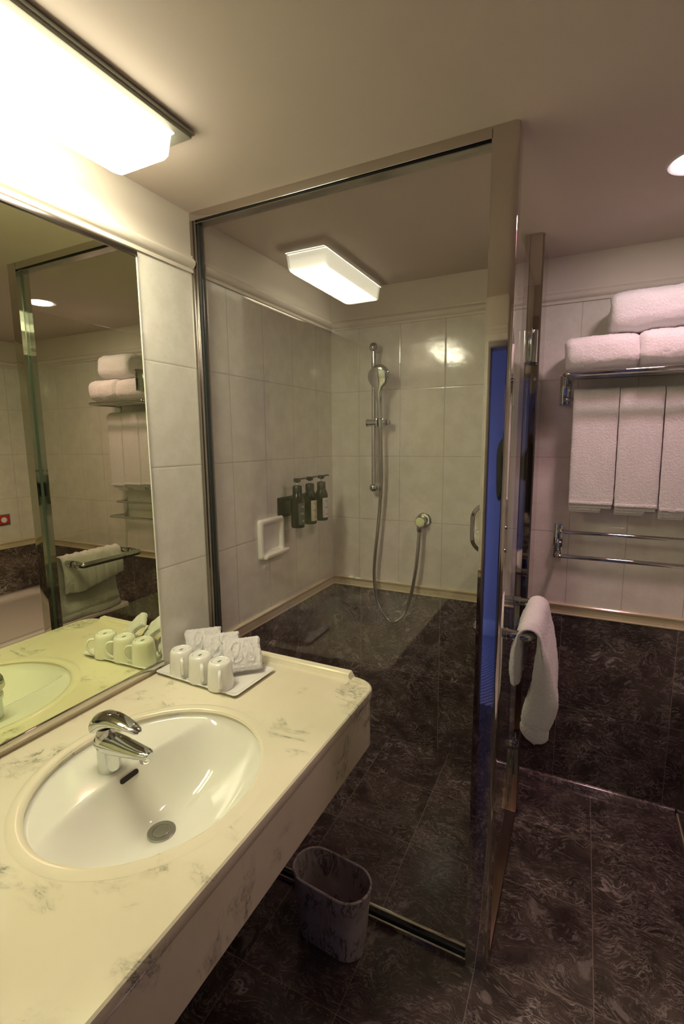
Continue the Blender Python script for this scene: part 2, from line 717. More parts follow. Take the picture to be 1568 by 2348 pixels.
ALL = [('left', YF, 0.0), ('left', .05, D), ('back', 0, .888), ('back', .943, W), ('right', YF, D), ('front', 0, W)]
moulding('trim_1', prof, 1.995, 'plaster', ALL)
bprof = [(0, 0), (.006, 0), (.007, .004), (.0035, .006), (.0035, .030), (.006, .032), (.011, .037), (.012, .043), (.008, .0475), (0, .0475)]
LOW = [('left', .05, D), ('back', 0, .888), ('back', .943, W), ('right', YF, D), ('front', 0, DX0 - .0), ('front', DX1, W)]
moulding('trim_2', bprof, B2, 'border', LOW)
bm = B()
prism(bm, [(D, 0), (D - .022, 0), (D - .020, .012), (D - .006, .028), (D, .030)], 'x', .943, 1.505)
struct('trim_3', bm, 'marble_plain')

# ------------------------------------------------------------------ shower partition
part = thing('glass_partition', 'fixed clear glass shower screen with steel corner post beside the basin counter', 'shower screen', (0, .02, 0))
obj('glass_pane', bx(.012, .888, .016, .024, .022, 2.128), 'glass', part, 0)
bm = B()
box(bm, 0, .884, 0, .05, 2.134, H, .001)
obj('header_rail', bm, 'steel', part)
bm = B()
box(bm, .016, .884, .010, .030, 2.1275, 2.1335, .001)
obj('gasket', bm, 'gasket', part)
bm = B()
box(bm, 0, .011, 0, .05, 0.0, 2.134, .001)
box(bm, .011, .020, .004, .013, 0.02, 2.134, .001)
box(bm, .011, .018, .027, .036, 0.02, 2.134, .001)
obj('wall_channel', bm, 'steel_dark', part)
obj('header_bead', bx(.016, .884, .003, .036, 2.1255, 2.1275), 'steel_dark', part, 0)
obj('glass_edge', bx(.8805, .8835, .0155, .0245, .02, 2.12), 'green_edge', part, 0)
obj('gasket', bx(.0195, .0245, .0125, .0275, .03, 2.126), 'gasket', part, 0)
bm = B()
box(bm, .011, .885, .026, .040, 0, .022, .002)
box(bm, .011, .885, -.004, .006, 0, .018, .002)
box(bm, .011, .885, .004, .030, 0, .010)
obj('sill_rail', bm, 'steel', part)
obj('sill_seal', bx(.02, .885, .008, .014, .010, .026), 'gasket', part, 0)
# polished corner post with a rounded outer edge
bm = B()
poly = [(.885, 0.0)]
for k in range(9):
    a = -pi / 2 + pi / 2 * k / 8
    poly.append((.931 + .012 * cos(a), .012 + .012 * sin(a)))
poly += [(.943, .05), (.885, .05)]
prism(bm, poly, 'z', 0, H)
obj('corner_post', bm, 'steel', part, 30)
obj('post_edge_strip', bx(.8835, .8855, -.001, .05, 0, 2.134), 'chrome', part, 0)

# jamb at the back wall
jamb = thing('door_jamb', 'wide mirror-polished steel jamb box between shower door and towel wall', 'door jamb', (.915, .78, 0))
bm = B()
prism(bm, [(.888, .6429), (.9035, .6435), (.9035, D), (.888, D)], 'z', 0, H)
obj('fixed_jamb', bm, 'steel', jamb, 0)
bm = B()
prism(bm, [(.9045, .6435), (.943, .6450), (.943, D), (.9045, D)], 'z', 0, H)
obj('jamb_cover', bm, 'steel', jamb, 0)
obj('jamb_seam', bx(.9034, .9046, .650, D - .002, 0, H - .001), 'gasket', jamb, 0)
obj('edge_strip', bx(.9431, .9475, .655, .667, 0, H - .002), 'steel_dark', jamb, 0)

# threshold
thr = thing('door_threshold', 'low brownish steel threshold strip under the shower door', 'threshold', (.915, .35, 0))
obj('threshold_bar', bx(.888, .943, .0505, .6445, 0, .012, .002), 'bronze', thr)
obj('door_seal', bx(.908, .914, .06, .63, .012, .016), 'gasket', thr, 0)

# ------------------------------------------------------------------ shower door
door = thing('shower_door', 'frameless glass shower door closing the side of the shower', 'shower door', (.92, .62, .02))
obj('glass_pane', bx(.916, .924, .056, .632, .020, 2.008), 'glass', door, 0)
for z0 in (1.735, .20):
    bm = B()
    z1 = z0 + .105
    tube(bm, [(.905, .612, z0), (.905, .612, z1)], .0095, 16)
    tube(bm, [(.935, .612, z0), (.935, .612, z1)], .0095, 16)
    box(bm, .926, .930, .565, .606, z0, z1, .001)
    box(bm, .910, .914, .565, .606, z0, z1, .001)
    box(bm, .898, .942, .618, .6445, z0 + .002, z0 + .026, .001)
    box(bm, .898, .942, .618, .6445, z1 - .026, z1 - .002, .001)
    hg = obj('hinge', bm, 'chrome', door)
    bm = B()
    for x in (.9035, .9365):
        lathe(bm, [(.0045, 0), (.0045, .0012), (.0035, .002)], (x, .6185, z0 + .014), (0, -1, 0), 12)
    obj('screw', bm, 'gunmetal', hg)
BZ = .941
for sgn, nm in ((1, 'outer'), (-1, 'inner')):
    bm = B()
    xb = .92 + sgn * (.080 if sgn > 0 else .062)
    y0, y1 = (.150, .455)
    tube(bm, fillet([(.92 + sgn * .005, y0, BZ), (xb, y0, BZ), (xb, y1, BZ), (.92 + sgn * .005, y1, BZ)], .016, 6), .0135, 20)
    hb = obj('towel_bar', bm, 'chrome', door)
    bm = B()
    for y in (y0, y1):
        lathe(bm, [(.016, 0), (.016, .006), (.0145, .007), (.0145, .010), (.016, .011), (.016, .017), (.0137, .018)],
              (.92 + sgn * .0045, y, BZ), (sgn, 0, 0), 20)
    obj('mounting_collar', bm, 'chrome', hb)

# ------------------------------------------------------------------ towel on the door bar
def door_towel():
    """bulky folded towel over the bar: a closed pillow-like sheet of varying thickness"""
    bm = B()
    xb, zb = 1.0, BZ
    NS, NT_ = 96, 44
    y0, y1 = .128, .440

    def center(s, t):
        if s < .30:                                   # short flap between bar and glass
            q = 1 - s / .30
            ln = .150 * (1.04 - .45 * max(0, t - .25) - .10 * (1 - t) ** 6)
            return V(.9735 - .006 * sin(pi * q) - .004 * q, 0, zb - ln * q), .011 + .017 * sin(pi * min(1, q * .9)) ** .8
        if s < .40:
            a = pi * (s - .30) / .10
            return V(xb - cos(a) * .0265, 0, zb + sin(a) * .026), .0105
        q = (s - .40) / .60                           # long side hanging outside
        ln = .292 * (1 + .015 * sin(pi * t))
        x = xb + .0265 + .012 * sin(pi * min(1, q * 1.2)) + .008 * sin(q * 4.4 - 1.2 + t) * q
        th = .012 + (.016 + .050 * min(1, max(0, (q - .1) / .5))) * (1 - .45 * t) * min(1, q / .18)
        return V(x, 0, zb - ln * q), th
    front, back = [], []
    for j in range(NT_ + 1):
        t = j / NT_
        ed = min(t, 1 - t)
        round_ = max(0.0, 1 - (1 - min(1, ed / .085)) ** 2.6) ** .5 * .94 + .06
        fr, bk = [], []
        for i in range(NS + 1):
            s = i / NS
            c, th = center(s, t)
            c2, _ = center(min(1, s + .01), t)
            c1, _ = center(max(0, s - .01), t)
            tan = (c2 - c1)
            tan = tan.normalized() if tan.length > 1e-9 else V(0, 0, -1)
            nrm = V(-tan.z, 0, tan.x)
            es = min(s, 1 - s)
            th *= 1 - .16 * math.exp(-((s - .915) / .008) ** 2)
            th2 = th * round_ * (sqrt(max(0.0, 1 - (1 - min(1, es / (.02 if s < .4 else .05))) ** 2)) * .9 + .1)
            q = max(0, (s - .4) / .6)
            fold = (.0022 * sin(t * 46 + 1.5 * s) + .0016 * sin(t * 83 + 4 * s)) * (1 - .75 * q)
            fold += q * (.006 * sin(t * 11 + 3 * q) + .004 * sin(q * 13 + t * 5))
            pinch = -.012 * q * (1 - 2 * t)
            y = y0 + (y1 - y0) * t + pinch
            c = V(c.x, y, c.z) + nrm * fold
            fr.append(c + nrm * th2 * .5)
            bk.append(c - nrm * th2 * .5)
        front.append(fr)
        back.append(bk)
    rs = [f + b[::-1] for f, b in zip(front, back)]
    rings(bm, rs, True)
    fuzz(bm, .0016, 130, 3)
    return bm


o = obj('hand_towel', door_towel(), 'terry_smooth', None, 80)
tag(o, 'white hand towel draped over the outer bar of the shower door', 'towel')

# ------------------------------------------------------------------ wall mirror
mir = thing('wall_mirror', 'large frameless wall mirror above the basin counter', 'mirror', (.003, -.75, 1.4))
obj('mirror_glass', bx(.0005, .005, YF + .005, -.2135, .8295, 1.968), 'mirror', mir, 0)
obj('top_channel', bx(.0005, .010, YF + .005, -.2120, 1.968, 1.982, .001), 'steel_dark', mir)
obj('bottom_channel', bx(.0005, .009, YF + .005, -.2110, .8155, .8295, .001), 'steel', mir)
obj('edge_trim', bx(.0005, .0062, -.2135, -.2105, .8295, 1.968), 'ceramic', mir, 0)

# ------------------------------------------------------------------ ceiling light
fx = thing('ceiling_light', 'lit rectangular acrylic ceiling light close to the mirror wall', 'ceiling light', (.2, -.58, H))
FX0, FX1, FY0, FY1 = .098, .288, -.865, -.292
bm = B()
box(bm, FX0, FX1, FY0, FY1, 2.140, H, .002)
box(bm, FX0 - .005, FX1 + .005, FY0 - .005, FY1 + .005, 2.148, 2.153, .001)
obj('housing', bm, 'fixture', fx)


def rrect(x0, x1, y0, y1, r, k=5):
    P = []
    for cx_, cy_, a0 in ((x1 - r, y1 - r, 0), (x0 + r, y1 - r, pi / 2), (x0 + r, y0 + r, pi), (x1 - r, y0 + r, 3 * pi / 2)):
        for i in range(k + 1):
            a = a0 + pi / 2 * i / k
            P.append((cx_ + r * cos(a), cy_ + r * sin(a)))
    return P


bm = B()
rs = []
for z, ins, r in ((2.142, .012, .004), (2.139, .020, .008), (2.092, .024, .010), (2.084, .027, .012), (2.080, .034, .012)):
    rs.append([Vector((x, y, z)) for x, y in rrect(FX0 + ins * .6, FX1 - ins, FY0 + ins * 1.8, FY1 - ins * 1.8, r)])
rings(bm, rs, True)
obj('diffuser', bm, 'diffuser', fx)

dl = thing('downlight', 'small round recessed downlight above the towel racks', 'downlight', (1.32, .37, H))
bm = B()
lathe(bm, [(.054, 0), (.056, .004), (.066, .005), (.072, .0)], (1.32, .37, H + .001), (0, 0, -1), 40)
obj('trim_ring', bm, 'ring', dl)
obj('lens', lathe(B(), [(.053, 0), (.050, .004), (.02, .006)], (1.32, .37, H - .001), (0, 0, -1), 32), 'lens', dl)

# ------------------------------------------------------------------ counter
HC = .7995
EX, EY, EA, EB = .3375, -.5566, .217, .2344


def counter_outline(ins=0.0, r=.062):
    P = [(0.0, YF + .001), (0.0, -.004 - ins)]
    x1, y1 = .62 - ins, -.004 - ins
    for k in range(11):
        a = pi / 2 - pi / 2 * k / 10
        P.append((x1 - r + r * cos(a), y1 - r + r * sin(a)))
    P.append((x1, YF + .001))
    return P


def outline_hit(poly, c, ang):
    d = Vector((cos(ang), sin(ang)))
    best = None
    for i in range(len(poly)):
        a, b = Vector(poly[i]), Vector(poly[(i + 1) % len(poly)])
        e = b - a
        den = d.x * e.y - d.y * e.x
        if abs(den) < 1e-12:
            continue
        w_ = a - Vector(c)
        t = (w_.x * e.y - w_.y * e.x) / den
        s = (w_.x * d.y - w_.y * d.x) / den
        if t > 0 and -1e-6 <= s <= 1 + 1e-6 and (best is None or t < best):
            best = t
    return Vector(c) + d * best


counter = thing('vanity_counter', 'cream marble vanity countertop with grey veins along the mirror wall', 'countertop', (.31, -.66, HC))
angs = [2 * pi * k / 120 for k in range(120)]
for p in counter_outline():
    angs.append(atan2(p[1] - EY, p[0] - EX) % (2 * pi))
angs = sorted(set(round(a, 5) for a in angs))


def ell(a, grow=0.0):
    c, s = cos(a), sin(a)
    r = 1 / sqrt((c / (EA + grow)) ** 2 + (s / (EB + grow)) ** 2)
    return Vector((EX + r * c, EY + r * s))


levels = [(HC - .030, .004), (HC - .022, .0), (HC - .008, .0), (HC - .003, .0015), (HC, .005)]
rs = []
for z, ins in [(HC - .030, .03)] + levels:
    pl = counter_outline(ins)
    rs.append([Vector((*outline_hit(pl, (EX, EY), a), z)) for a in angs])
rs.append([Vector((*ell(a, .024), HC)) for a in angs])
rs.append([Vector((*ell(a, .0), HC)) for a in angs])
rs.append([Vector((*ell(a, .0), HC - .020)) for a in angs])
bm = B()
rings(bm, rs, False)
obj('marble_top', bm, 'cream', counter, 30)
# apron
bm = B()
pl = counter_outline(.004)
pl = [(x, y) for x, y in pl][1:]
il = counter_outline(.026, .04)[1:]
ins_o = [Vector((x, y, 0)) for x, y in pl]
ins_i = [Vector((x, y, 0)) for x, y in il]
for ring in range(len(ins_o) - 1):
    pass
rs = []
for a, b in zip(ins_o, ins_i):
    zb = HC - .1654
    rs.append([Vector((a.x, a.y, HC - .028)), Vector((a.x, a.y, zb + .003)), Vector((a.x + (b.x - a.x) * .15, a.y + (b.y - a.y) * .15, zb)),
               Vector((b.x, b.y, zb)), Vector((b.x, b.y, HC - .028))])
rings(bm, rs, True)
obj('apron', bm, 'cream', counter, 30)
bm = B()
prism(bm, [(.006 - .040, HC - .001), (-.028, HC + .006), (-.026, HC + .012), (-.022, HC + .015), (-.005, HC + .016), (-.005, HC - .001)], 'x', .001, .545)
for v in bm.verts:
    if v.co.x > .5 and v.co.z > HC + .001:
        v.co.x -= .010
obj('backsplash_lip', bm, 'cream_plain', counter, 30)
# raised rounded border round the basin
rs = []
for k in range(9):
    q = k / 8
    rs.append([Vector((*ell(a, .026 * (1 - q) - .002 * q), HC + .0002 + .0036 * max(.12, min(1, .55 - 1.1 * cos(a))) * sin(pi * min(1, q * 1.05)) ** .8 - (.004 if k == 8 else 0))) for a in angs])
bm = B()
rings(bm, rs, False)
obj('basin_rim', bm, 'cream_plain', counter, 60)

# basin
wb = thing('washbasin', 'white oval porcelain washbasin sunk into the cream marble counter', 'washbasin', (EX, EY, HC - .1))


def basin_z(x, y):
    """flat deck on the mirror side, a crease, then the bowl running the full length"""
    r = sqrt(((x - EX) / EA) ** 2 + ((y - EY) / EB) ** 2)
    xc = .258 + .55 * (y - EY) ** 2
    d2 = max(0.0, min(1.0, (x - xc) / .105))
    s2 = 1 - (1 - d2) ** 2.1
    g1 = max(0.0, 1 - min(1, r) ** 2.6)
    f = max(0.0, min(1.0, (x - EX) / EA))
    z = HC - .019 + .012 * f * f - .112 * s2 * g1 ** .85
    dd = sqrt((x - .360) ** 2 + (y + .566) ** 2)
    k = math.exp(-(dd / .034) ** 4)
    return z * (1 - k) + (HC - .1255) * k


NR, NA = 70, 144
bm = B()
rs = []
for i in range(NR + 1):
    f = 1 - i / NR
    f = max(f, .004)
    ring = []
    for k in range(NA):
        a = 2 * pi * k / NA
        e = ell(a, .002)
        x, y = EX + (e.x - EX) * f + (.360 - EX) * (1 - f), EY + (e.y - EY) * f + (-.565 - EY) * (1 - f)
        z = basin_z(x, y)
        if i == 0:
            z = HC - .006
        elif i == 1:
            z = min(z + .004, HC - .014)
        ring.append(Vector((x, y, z)))
    rs.append(ring)
rings(bm, rs[:], False)
bm.faces.new([v for v in bm.verts][-NA:])
# underside shell
rs2 = [[Vector((p.x + (p.x - EX) * .06, p.y + (p.y - EY) * .06, p.z - .010)) for p in r] for r in rs[1::5]]
rings(bm, rs2, False)
obj('bowl', bm, 'porcelain', wb, 60)
dz = basin_z(.360, -.565)
dr = obj('drain_flange', lathe(B(), [(.0285, -.002), (.0285, .0012), (.027, .0022), (.018, .0018), (.0175, .0005)], (.360, -.566, dz), (0, 0, 1), 40), 'drain_metal', wb)
obj('drain_plug', lathe(B(), [(.0168, 0), (.0168, .0020), (.0155, .0030), (.010, .0026), (.0, .0024)], (.360, -.566, dz), (0, 0, 1), 36), 'drain_metal', wb)
# overflow slot on the slope under the faucet
bm = B()
xs, ys = .2655, -.560
zs = basin_z(xs, ys)
n_ = Vector((.87, 0, .49)).normalized()
u_ = Vector((-.49, 0, .87))
for sx in (0,):
    ring0, ring1 = [], []
    for k in range(24):
        a = 2 * pi * k / 24
        yy = cos(a) * .0055 + (math.copysign(.017, cos(a)))
        hh = sin(a) * .0055
        p = Vector((xs, ys + yy, zs)) + u_ * hh
        ring0.append(p - n_ * .010)
        ring1.append(p + n_ * .0035)
    rings(bm, [ring0, ring1], True)
OVERFLOW = obj('overflow_slot', bm, 'slot', wb, 30)

# ------------------------------------------------------------------ faucet
fa = thing('basin_faucet', 'chrome single lever mixer faucet at the back of the washbasin', 'faucet', (.224, -.572, HC - .02))
fy = -.572
S = (0, 1, 0)
bm = B()
lathe(bm, [(.0245, 0), (.0245, .003), (.0235, .02), (.0225, .050), (.0225, .075), (.020, .083)], (.224, fy, HC - .0205), (-.05, 0, 1), 36)
obj('body', bm, 'chrome', fa, 40)
bm = B()
loft(bm, [((.200, fy, .843), S, (0, 0, 1), .012, .012), ((.206, fy, .843), S, (0, 0, 1), .0215, .019),
          ((.230, fy, .842), S, (.2, 0, 1), .0235, .0225), ((.262, fy, .843), S, (.12, 0, 1), .0230, .0180),
          ((.295, fy, .8445), S, (.05, 0, 1), .0205, .0130), ((.325, fy, .846), S, (.02, 0, 1), .0175, .0095),
          ((.343, fy, .847), S, (0, 0, 1), .0140, .0078), ((.350, fy, .847), S, (0, 0, 1), .0090, .0052)], 32, 2.4)
sp_ = obj('spout', bm, 'chrome', fa, 40)
obj('aerator', lathe(B(), [(.0095, 0), (.0105, .004), (.0105, .014), (.0095, .0142)], (.333, fy, .829), (0, 0, 1), 24), 'gunmetal', sp_)
bm = B()
loft(bm, [((.190, fy, .866), S, (0, 0, 1), .010, .010), ((.192, fy, .872), S, (-.3, 0, 1), .0205, .015),
          ((.204, fy, .882), S, (-.3, 0, 1), .0240, .0200), ((.222, fy, .892), S, (-.15, 0, 1), .0245, .0190),
          ((.248, fy, .899), S, (0, 0, 1), .0225, .0130), ((.276, fy, .8995), S, (.1, 0, 1), .0190, .0080),
          ((.302, fy, .896), S, (.2, 0, 1), .0150, .0055), ((.318, fy, .892), S, (.25, 0, 1), .0105, .0040),
          ((.324, fy, .890), S, (.25, 0, 1), .0050, .0025)], 32, 2.2)
obj('lever', bm, 'chrome', fa, 50)
obj('cartridge_collar', lathe(B(), [(.019, 0), (.0195, .004), (.019, .016)], (.222, fy, .860), (-.1, 0, 1), 32), 'gunmetal', fa)
bm = B()
tube(bm, [(.1965, fy, .800), (.1935, fy, .842)], .0025, 10)
lathe(bm, [(.002, 0), (.0055, .002), (.0062, .006), (.004, .009)], (.1935, fy, .841), (-.1, 0, 1), 16)
obj('drain_pull', bm, 'chrome', fa)

# ------------------------------------------------------------------ tray with mugs and face towels
tray = thing('serving_tray', 'white rectangular tray holding mugs and face towels on the counter', 'tray', (.165, -.163, HC))


def tilted(p, ang=-.035, c=(.165, -.163)):
    x, y = p[0] - c[0], p[1] - c[1]
    return (c[0] + x * cos(ang) - y * sin(ang), c[1] + x * sin(ang) + y * cos(ang))


bm = B()
rs = []
for z, ins in ((HC + .0005, .020), (HC + .0012, .012), (HC + .0085, .001), (HC + .0105, .0), (HC + .0105, .004), (HC + .0055, .016), (HC + .0048, .020), (HC + .0048, .05)):
    rs.append([Vector((*tilted(p), z)) for p in rrect(.012 + ins, .318 - ins, -.2545 + ins, -.074 - ins, .012)])
rings(bm, rs, True)
obj('tray_dish', bm, 'ceramic', tray, 40)
TZ = HC + .0050
MUG = [(.0350, 0), (.0362, .001), (.0362, .003), (.0350, .030), (.0332, .062), (.0322, .0685), (.0300, .0735), (.0270, .0765), (.0240, .0772), (.0222, .0760), (.0210, .0738), (.001, .0736)]
ma = radians(-46)
mdir = Vector((cos(ma), sin(ma), 0))


def mug_handle():
    bm = B()
    pts = catmull([mdir * .031 + V(0, 0, .060), mdir * .046 + V(0, 0, .060), mdir * .0535 + V(0, 0, .050), mdir * .0540 + V(0, 0, .034),
                   mdir * .047 + V(0, 0, .020), mdir * .036 + V(0, 0, .011), mdir * .029 + V(0, 0, .010)], 6)
    side = Vector((-mdir.y, mdir.x, 0))
    rs_ = []
    for i, p in enumerate(pts):
        t = (pts[min(i + 1, len(pts) - 1)] - pts[max(i - 1, 0)]).normalized()
        nn = side.cross(t)
        rs_.append([p + side * cos(a) * .0048 + nn * sin(a) * .0034 for a in (2 * pi * k / 10 for k in range(10))])
    rings(bm, rs_, True)
    return bm


def mug_mark():
    bm = B()
    z = .0742
    def bar(a, b, w_=.0005):
        a, b = Vector((*a, z)), Vector((*b, z))
        d = (b - a).normalized()
        s = Vector((-d.y, d.x, 0)) * w_
        vs = [bm.verts.new(p + V(0, 0, dz_)) for dz_ in (-.0008, .0003) for p in (a - s, b - s, b + s, a + s)]
        bm.faces.new(vs[:4][::-1])
        bm.faces.new(vs[4:])
        for i in range(4):
            bm.faces.new((vs[i], vs[(i + 1) % 4], vs[4 + (i + 1) % 4], vs[4 + i]))
    bar((-.0035, -.001), (.0, .006))
    bar((.0, .006), (.0035, -.001))
    bar((-.0035, -.001), (.0035, -.001))
    bar((-.004, -.004), (.004, -.004))
    bar((-.003, -.006), (.003, -.006))
    return bm


first = None
MUGS = [((.084, -.213), 'white mug upside down on the tray, nearest the mirror'),
        ((.160, -.218), 'white mug upside down on the tray, middle of the three'),
        ((.237, -.226), 'white mug upside down on the tray, farthest from the mirror')]


def dup(root, loc, rotz=0, label=None):
    r = root.copy()
    COL.objects.link(r)
    r.location = loc
    r.rotation_euler = (0, 0, rotz)
    if label:
        r['label'] = label
    for ch in list(root.children):
        c = ch.copy()
        COL.objects.link(c)
        c.parent = r
        for g in ch.children:
            d = g.copy()
            COL.objects.link(d)
            d.parent = c
    return r


for i, (p, lab) in enumerate(MUGS):
    if i == 0:
        first = thing('mug', lab, 'mug', (0, 0, 0), 'mugs on the tray')
        obj('cup', lathe(B(), MUG, (0, 0, 0), (0, 0, 1), 40), 'ceramic', first, 40)
        obj('handle', mug_handle(), 'ceramic', first, 60)
        obj('maker_mark', mug_mark(), 'green_ink', first, 0)
        first.location = (*p, TZ)
    else:
        dup(first, (*p, TZ), radians((0, 2, -5)[i]), lab)

# folded face towels: a thick pad bent into a tent, embossed on the sloping front
def face_towel(seed, full_back):
    """thick terry pad bent into a tent; returns a closed mesh"""
    bm = B()
    L = .110
    path = [V(0.070, 0, .012), V(.056, 0, .032), V(.037, 0, .055), V(.017, 0, .073), V(.003, 0, .079), V(-.010, 0, .072), V(-.020, 0, .050), V(-.026, 0, .024), V(-.028, 0, .014)]
    if not full_back:
        path = path[:5] + [V(-.008, 0, .073)]
    nf = 4 * 9
    path = catmull(path, 9)
    N, Mx = len(path), 60
    rs = []
    for j in range(Mx + 1):
        t = j / Mx
        u = (t - .5) * L
        ed = min(t, 1 - t)
        rd = sqrt(max(0.0, 1 - (1 - min(1, ed / .07)) ** 2)) * .8 + .2
        out, inn = [], []
        for i, p in enumerate(path):
            a, b = path[max(0, i - 1)], path[min(N - 1, i + 1)]
            tn = (b - a).normalized()
            nr = V(tn.z, 0, -tn.x)
            e = 0.0
            if i < nf:
                h = (i / nf - .5) * .088
                for (cu, ch, ra, rb_, ro) in ((-.018, .010, .019, .011, 1.1), (.018, .012, .019, .011, -1.1), (-.017, -.014, .014, .007, .25), (.018, -.014, .014, .007, -.25)):
                    du, dh = u - cu, h - ch
                    x = du * cos(ro) + dh * sin(ro)
                    y = -du * sin(ro) + dh * cos(ro)
                    q = sqrt((x / ra) ** 2 + (y / rb_) ** 2)
                    e = max(e, math.exp(-((q - 1) / .20) ** 2))
                e = max(e, .6 * math.exp(-((h + .034) / .0022) ** 2), .5 * math.exp(-((abs(u) - .047) / .0018) ** 2))
            es = min(i, N - 1 - i) / 9
            re = sqrt(max(0.0, 1 - (1 - min(1, es)) ** 2)) * .75 + .25
            th = .0105 * rd * re
            q0 = V(p.x, u + .002 * sin(i * .35 + seed), p.z)
            out.append(q0 + nr * (th * .6 + .0034 * e * rd))
            inn.append(q0 - nr * th * 1.1)
        rs.append(out + inn[::-1])
    rings(bm, rs, True)
    fuzz(bm, .0018, 210, seed)
    fuzz(bm, .0022, 60, seed)
    return bm


EMB = {}
ft_ang = radians(-45)
FT = [((.052, -.088), 'rolled white face towel on the tray, nearest the mirror', 1.0),
      ((.128, -.094), 'rolled white face towel on the tray between two others', 2.0),
      ((.208, -.098), 'rolled white face towel with embossed bow facing front, at the open tray end', 3.0)]
for (p, lab, sd) in FT:
    EMB.clear()
    bm = face_towel(sd, sd == 1.0)
    o = obj('face_towel', bm, 'terry', None, 80)
    o.location = (*p, TZ + .002)
    o.rotation_euler = (0, 0, ft_ang)
    tag(o, lab, 'towel', 'rolled face towels on the tray')

# ------------------------------------------------------------------ waste bin
wbn = thing('waste_bin', 'oval marbled plastic waste bin on the floor under the counter end', 'waste bin', (.506, -.094, 0))


def stadium(hx, hy, n=10):
    P = []
    for k in range(n + 1):
        a = -pi / 2 + pi * k / n
        P.append((hx - hy + hy * cos(a), hy * sin(a)))
    for k in range(n + 1):
        a = pi / 2 + pi * k / n
        P.append((-(hx - hy) + hy * cos(a), hy * sin(a)))
    return P


bm = B()
rs = []
for z, hx, hy in ((0.0, .102, .050), (.004, .107, .054), (.05, .111, .057), (.208, .125, .066), (.208, .1215, .0625), (.05, .108, .054), (.006, .104, .050)):
    rs.append([Vector((x, y, z)) for x, y in stadium(hx, hy, 14)])
rings(bm, rs, True)
o = obj('bin_body', bm, 'bin', wbn, 40)
bm = B()
rs = []
for k in range(9):
    a = 2 * pi * k / 8
    rs.append([Vector((x, y, .210 + .0035 * sin(a))) for x, y in stadium(.1235 + .0040 * cos(a), .0645 + .0040 * cos(a), 14)])
rings(bm, rs, False)
obj('bin_rim', bm, 'bin', wbn, 60)
for c in wbn.children:
    c.matrix_parent_inverse = Matrix()
wbn.rotation_euler = (0, 0, radians(-5))

# ------------------------------------------------------------------ shower fittings
RX, RY = .2425, .862
rail = thing('shower_rail', 'vertical chrome slide rail for the hand shower on the back wall', 'shower rail', (RX, D, 1.57))
obj('pole', tube(B(), [(RX, RY, 1.262), (RX, RY, 1.887)], .0108, 20), 'chrome', rail)
for z in (1.262, 1.887):
    bm = B()
    bmesh.ops.create_uvsphere(bm, u_segments=24, v_segments=16, radius=.0215, matrix=Matrix.Translation((RX, RY, z)))
    lathe(bm, [(.0135, 0), (.0150, .02), (.0190, .045), (.0190, .0505)], (RX, RY + .001, z), (0, 1, 0), 24)
    obj('wall_bracket', bm, 'chrome', rail, 40)
bm = B()
tube(bm, [(.214, RY, 1.557), (.268, RY, 1.557)], .0155, 24)
tube(bm, [(.209, RY, 1.557), (.215, RY, 1.557)], .0175, 24)
box(bm, .262, .268, RY - .026, RY + .010, 1.538, 1.576, .002)
box(bm, .292, .298, RY - .026, RY + .010, 1.538, 1.576, .002)
box(bm, .262, .298, RY + .004, RY + .012, 1.540, 1.574, .002)
obj('slider', bm, 'chrome', rail)
bm = B()
lathe(bm, [(.009, 0), (.009, .010), (.0145, .011), (.0150, .020), (.012, .024), (.007, .021)], (.297, RY - .004, 1.557), (1, -.35, 0), 20)
obj('tilt_knob', bm, 'chrome', rail)

hs = thing('hand_shower', 'round chrome hand shower head held in the slide rail', 'hand shower', (.28, .845, 1.56))
S1 = (1, 0, 0)
bm = B()
hx = .280
loft(bm, [((hx, .848, 1.535), S1, (0, 1, 0), .0095, .0095), ((hx, .846, 1.575), S1, (0, 1, 0), .0115, .0115),
          ((hx + .001, .838, 1.640), S1, (0, 1, .1), .0125, .0125), ((hx + .002, .826, 1.686), S1, (0, 1, .2), .0150, .0125),
          ((hx + .004, .818, 1.706), S1, (0, 1, .25), .0230, .0115), ((hx + .006, .812, 1.722), S1, (0, 1, .3), .0390, .0125),
          ((hx + .008, .808, 1.740), S1, (0, 1, .3), .0490, .0145), ((hx + .009, .804, 1.757), S1, (0, 1, .3), .0510, .0150),
          ((hx + .010, .801, 1.774), S1, (0, 1, .3), .0465, .0145), ((hx + .011, .798, 1.789), S1, (0, 1, .3), .0340, .0125),
          ((hx + .011, .796, 1.799), S1, (0, 1, .3), .0190, .0090), ((hx + .011, .796, 1.802), S1, (0, 1, .3), .0080, .0040)], 36)
obj('head_and_handle', bm, 'chrome', hs, 60)
bm = B()
obj('logo_mark', bx(hx + .004, hx + .0055, .7898, .7915, 1.752, 1.766), 'logo', hs, 0)
bm = B()
lathe(bm, [(.0135, 0), (.0135, .004), (.011, .006)], (hx, .8465, 1.572), (0, -.1, 1), 24)
obj('handle_ring', bm, 'gunmetal', hs)

hp = catmull([(.280, .850, 1.536), (.2805, .856, 1.42), (.2805, .862, 1.299), (.273, .864, 1.18), (.262, .864, 1.06), (.248, .864, .93),
              (.245, .864, .83), (.262, .864, .715), (.300, .864, .648), (.345, .864, .628), (.392, .864, .672), (.425, .864, .76),
              (.447, .864, .88), (.458, .866, .99), (.461, .870, 1.072)], 40)
bm = B()
# resample densely for the ribs
dense = []
acc = 0
for a, b in zip(hp[:-1], hp[1:]):
    dense.append(a)
tube(bm, dense, [(.0092 if (i % 2) else .0076) for i in range(len(dense))], 10)
o = obj('shower_hose', bm, 'gunmetal', None, 70)
tag(o, 'ribbed metal shower hose looping from hand shower to wall outlet', 'shower hose')

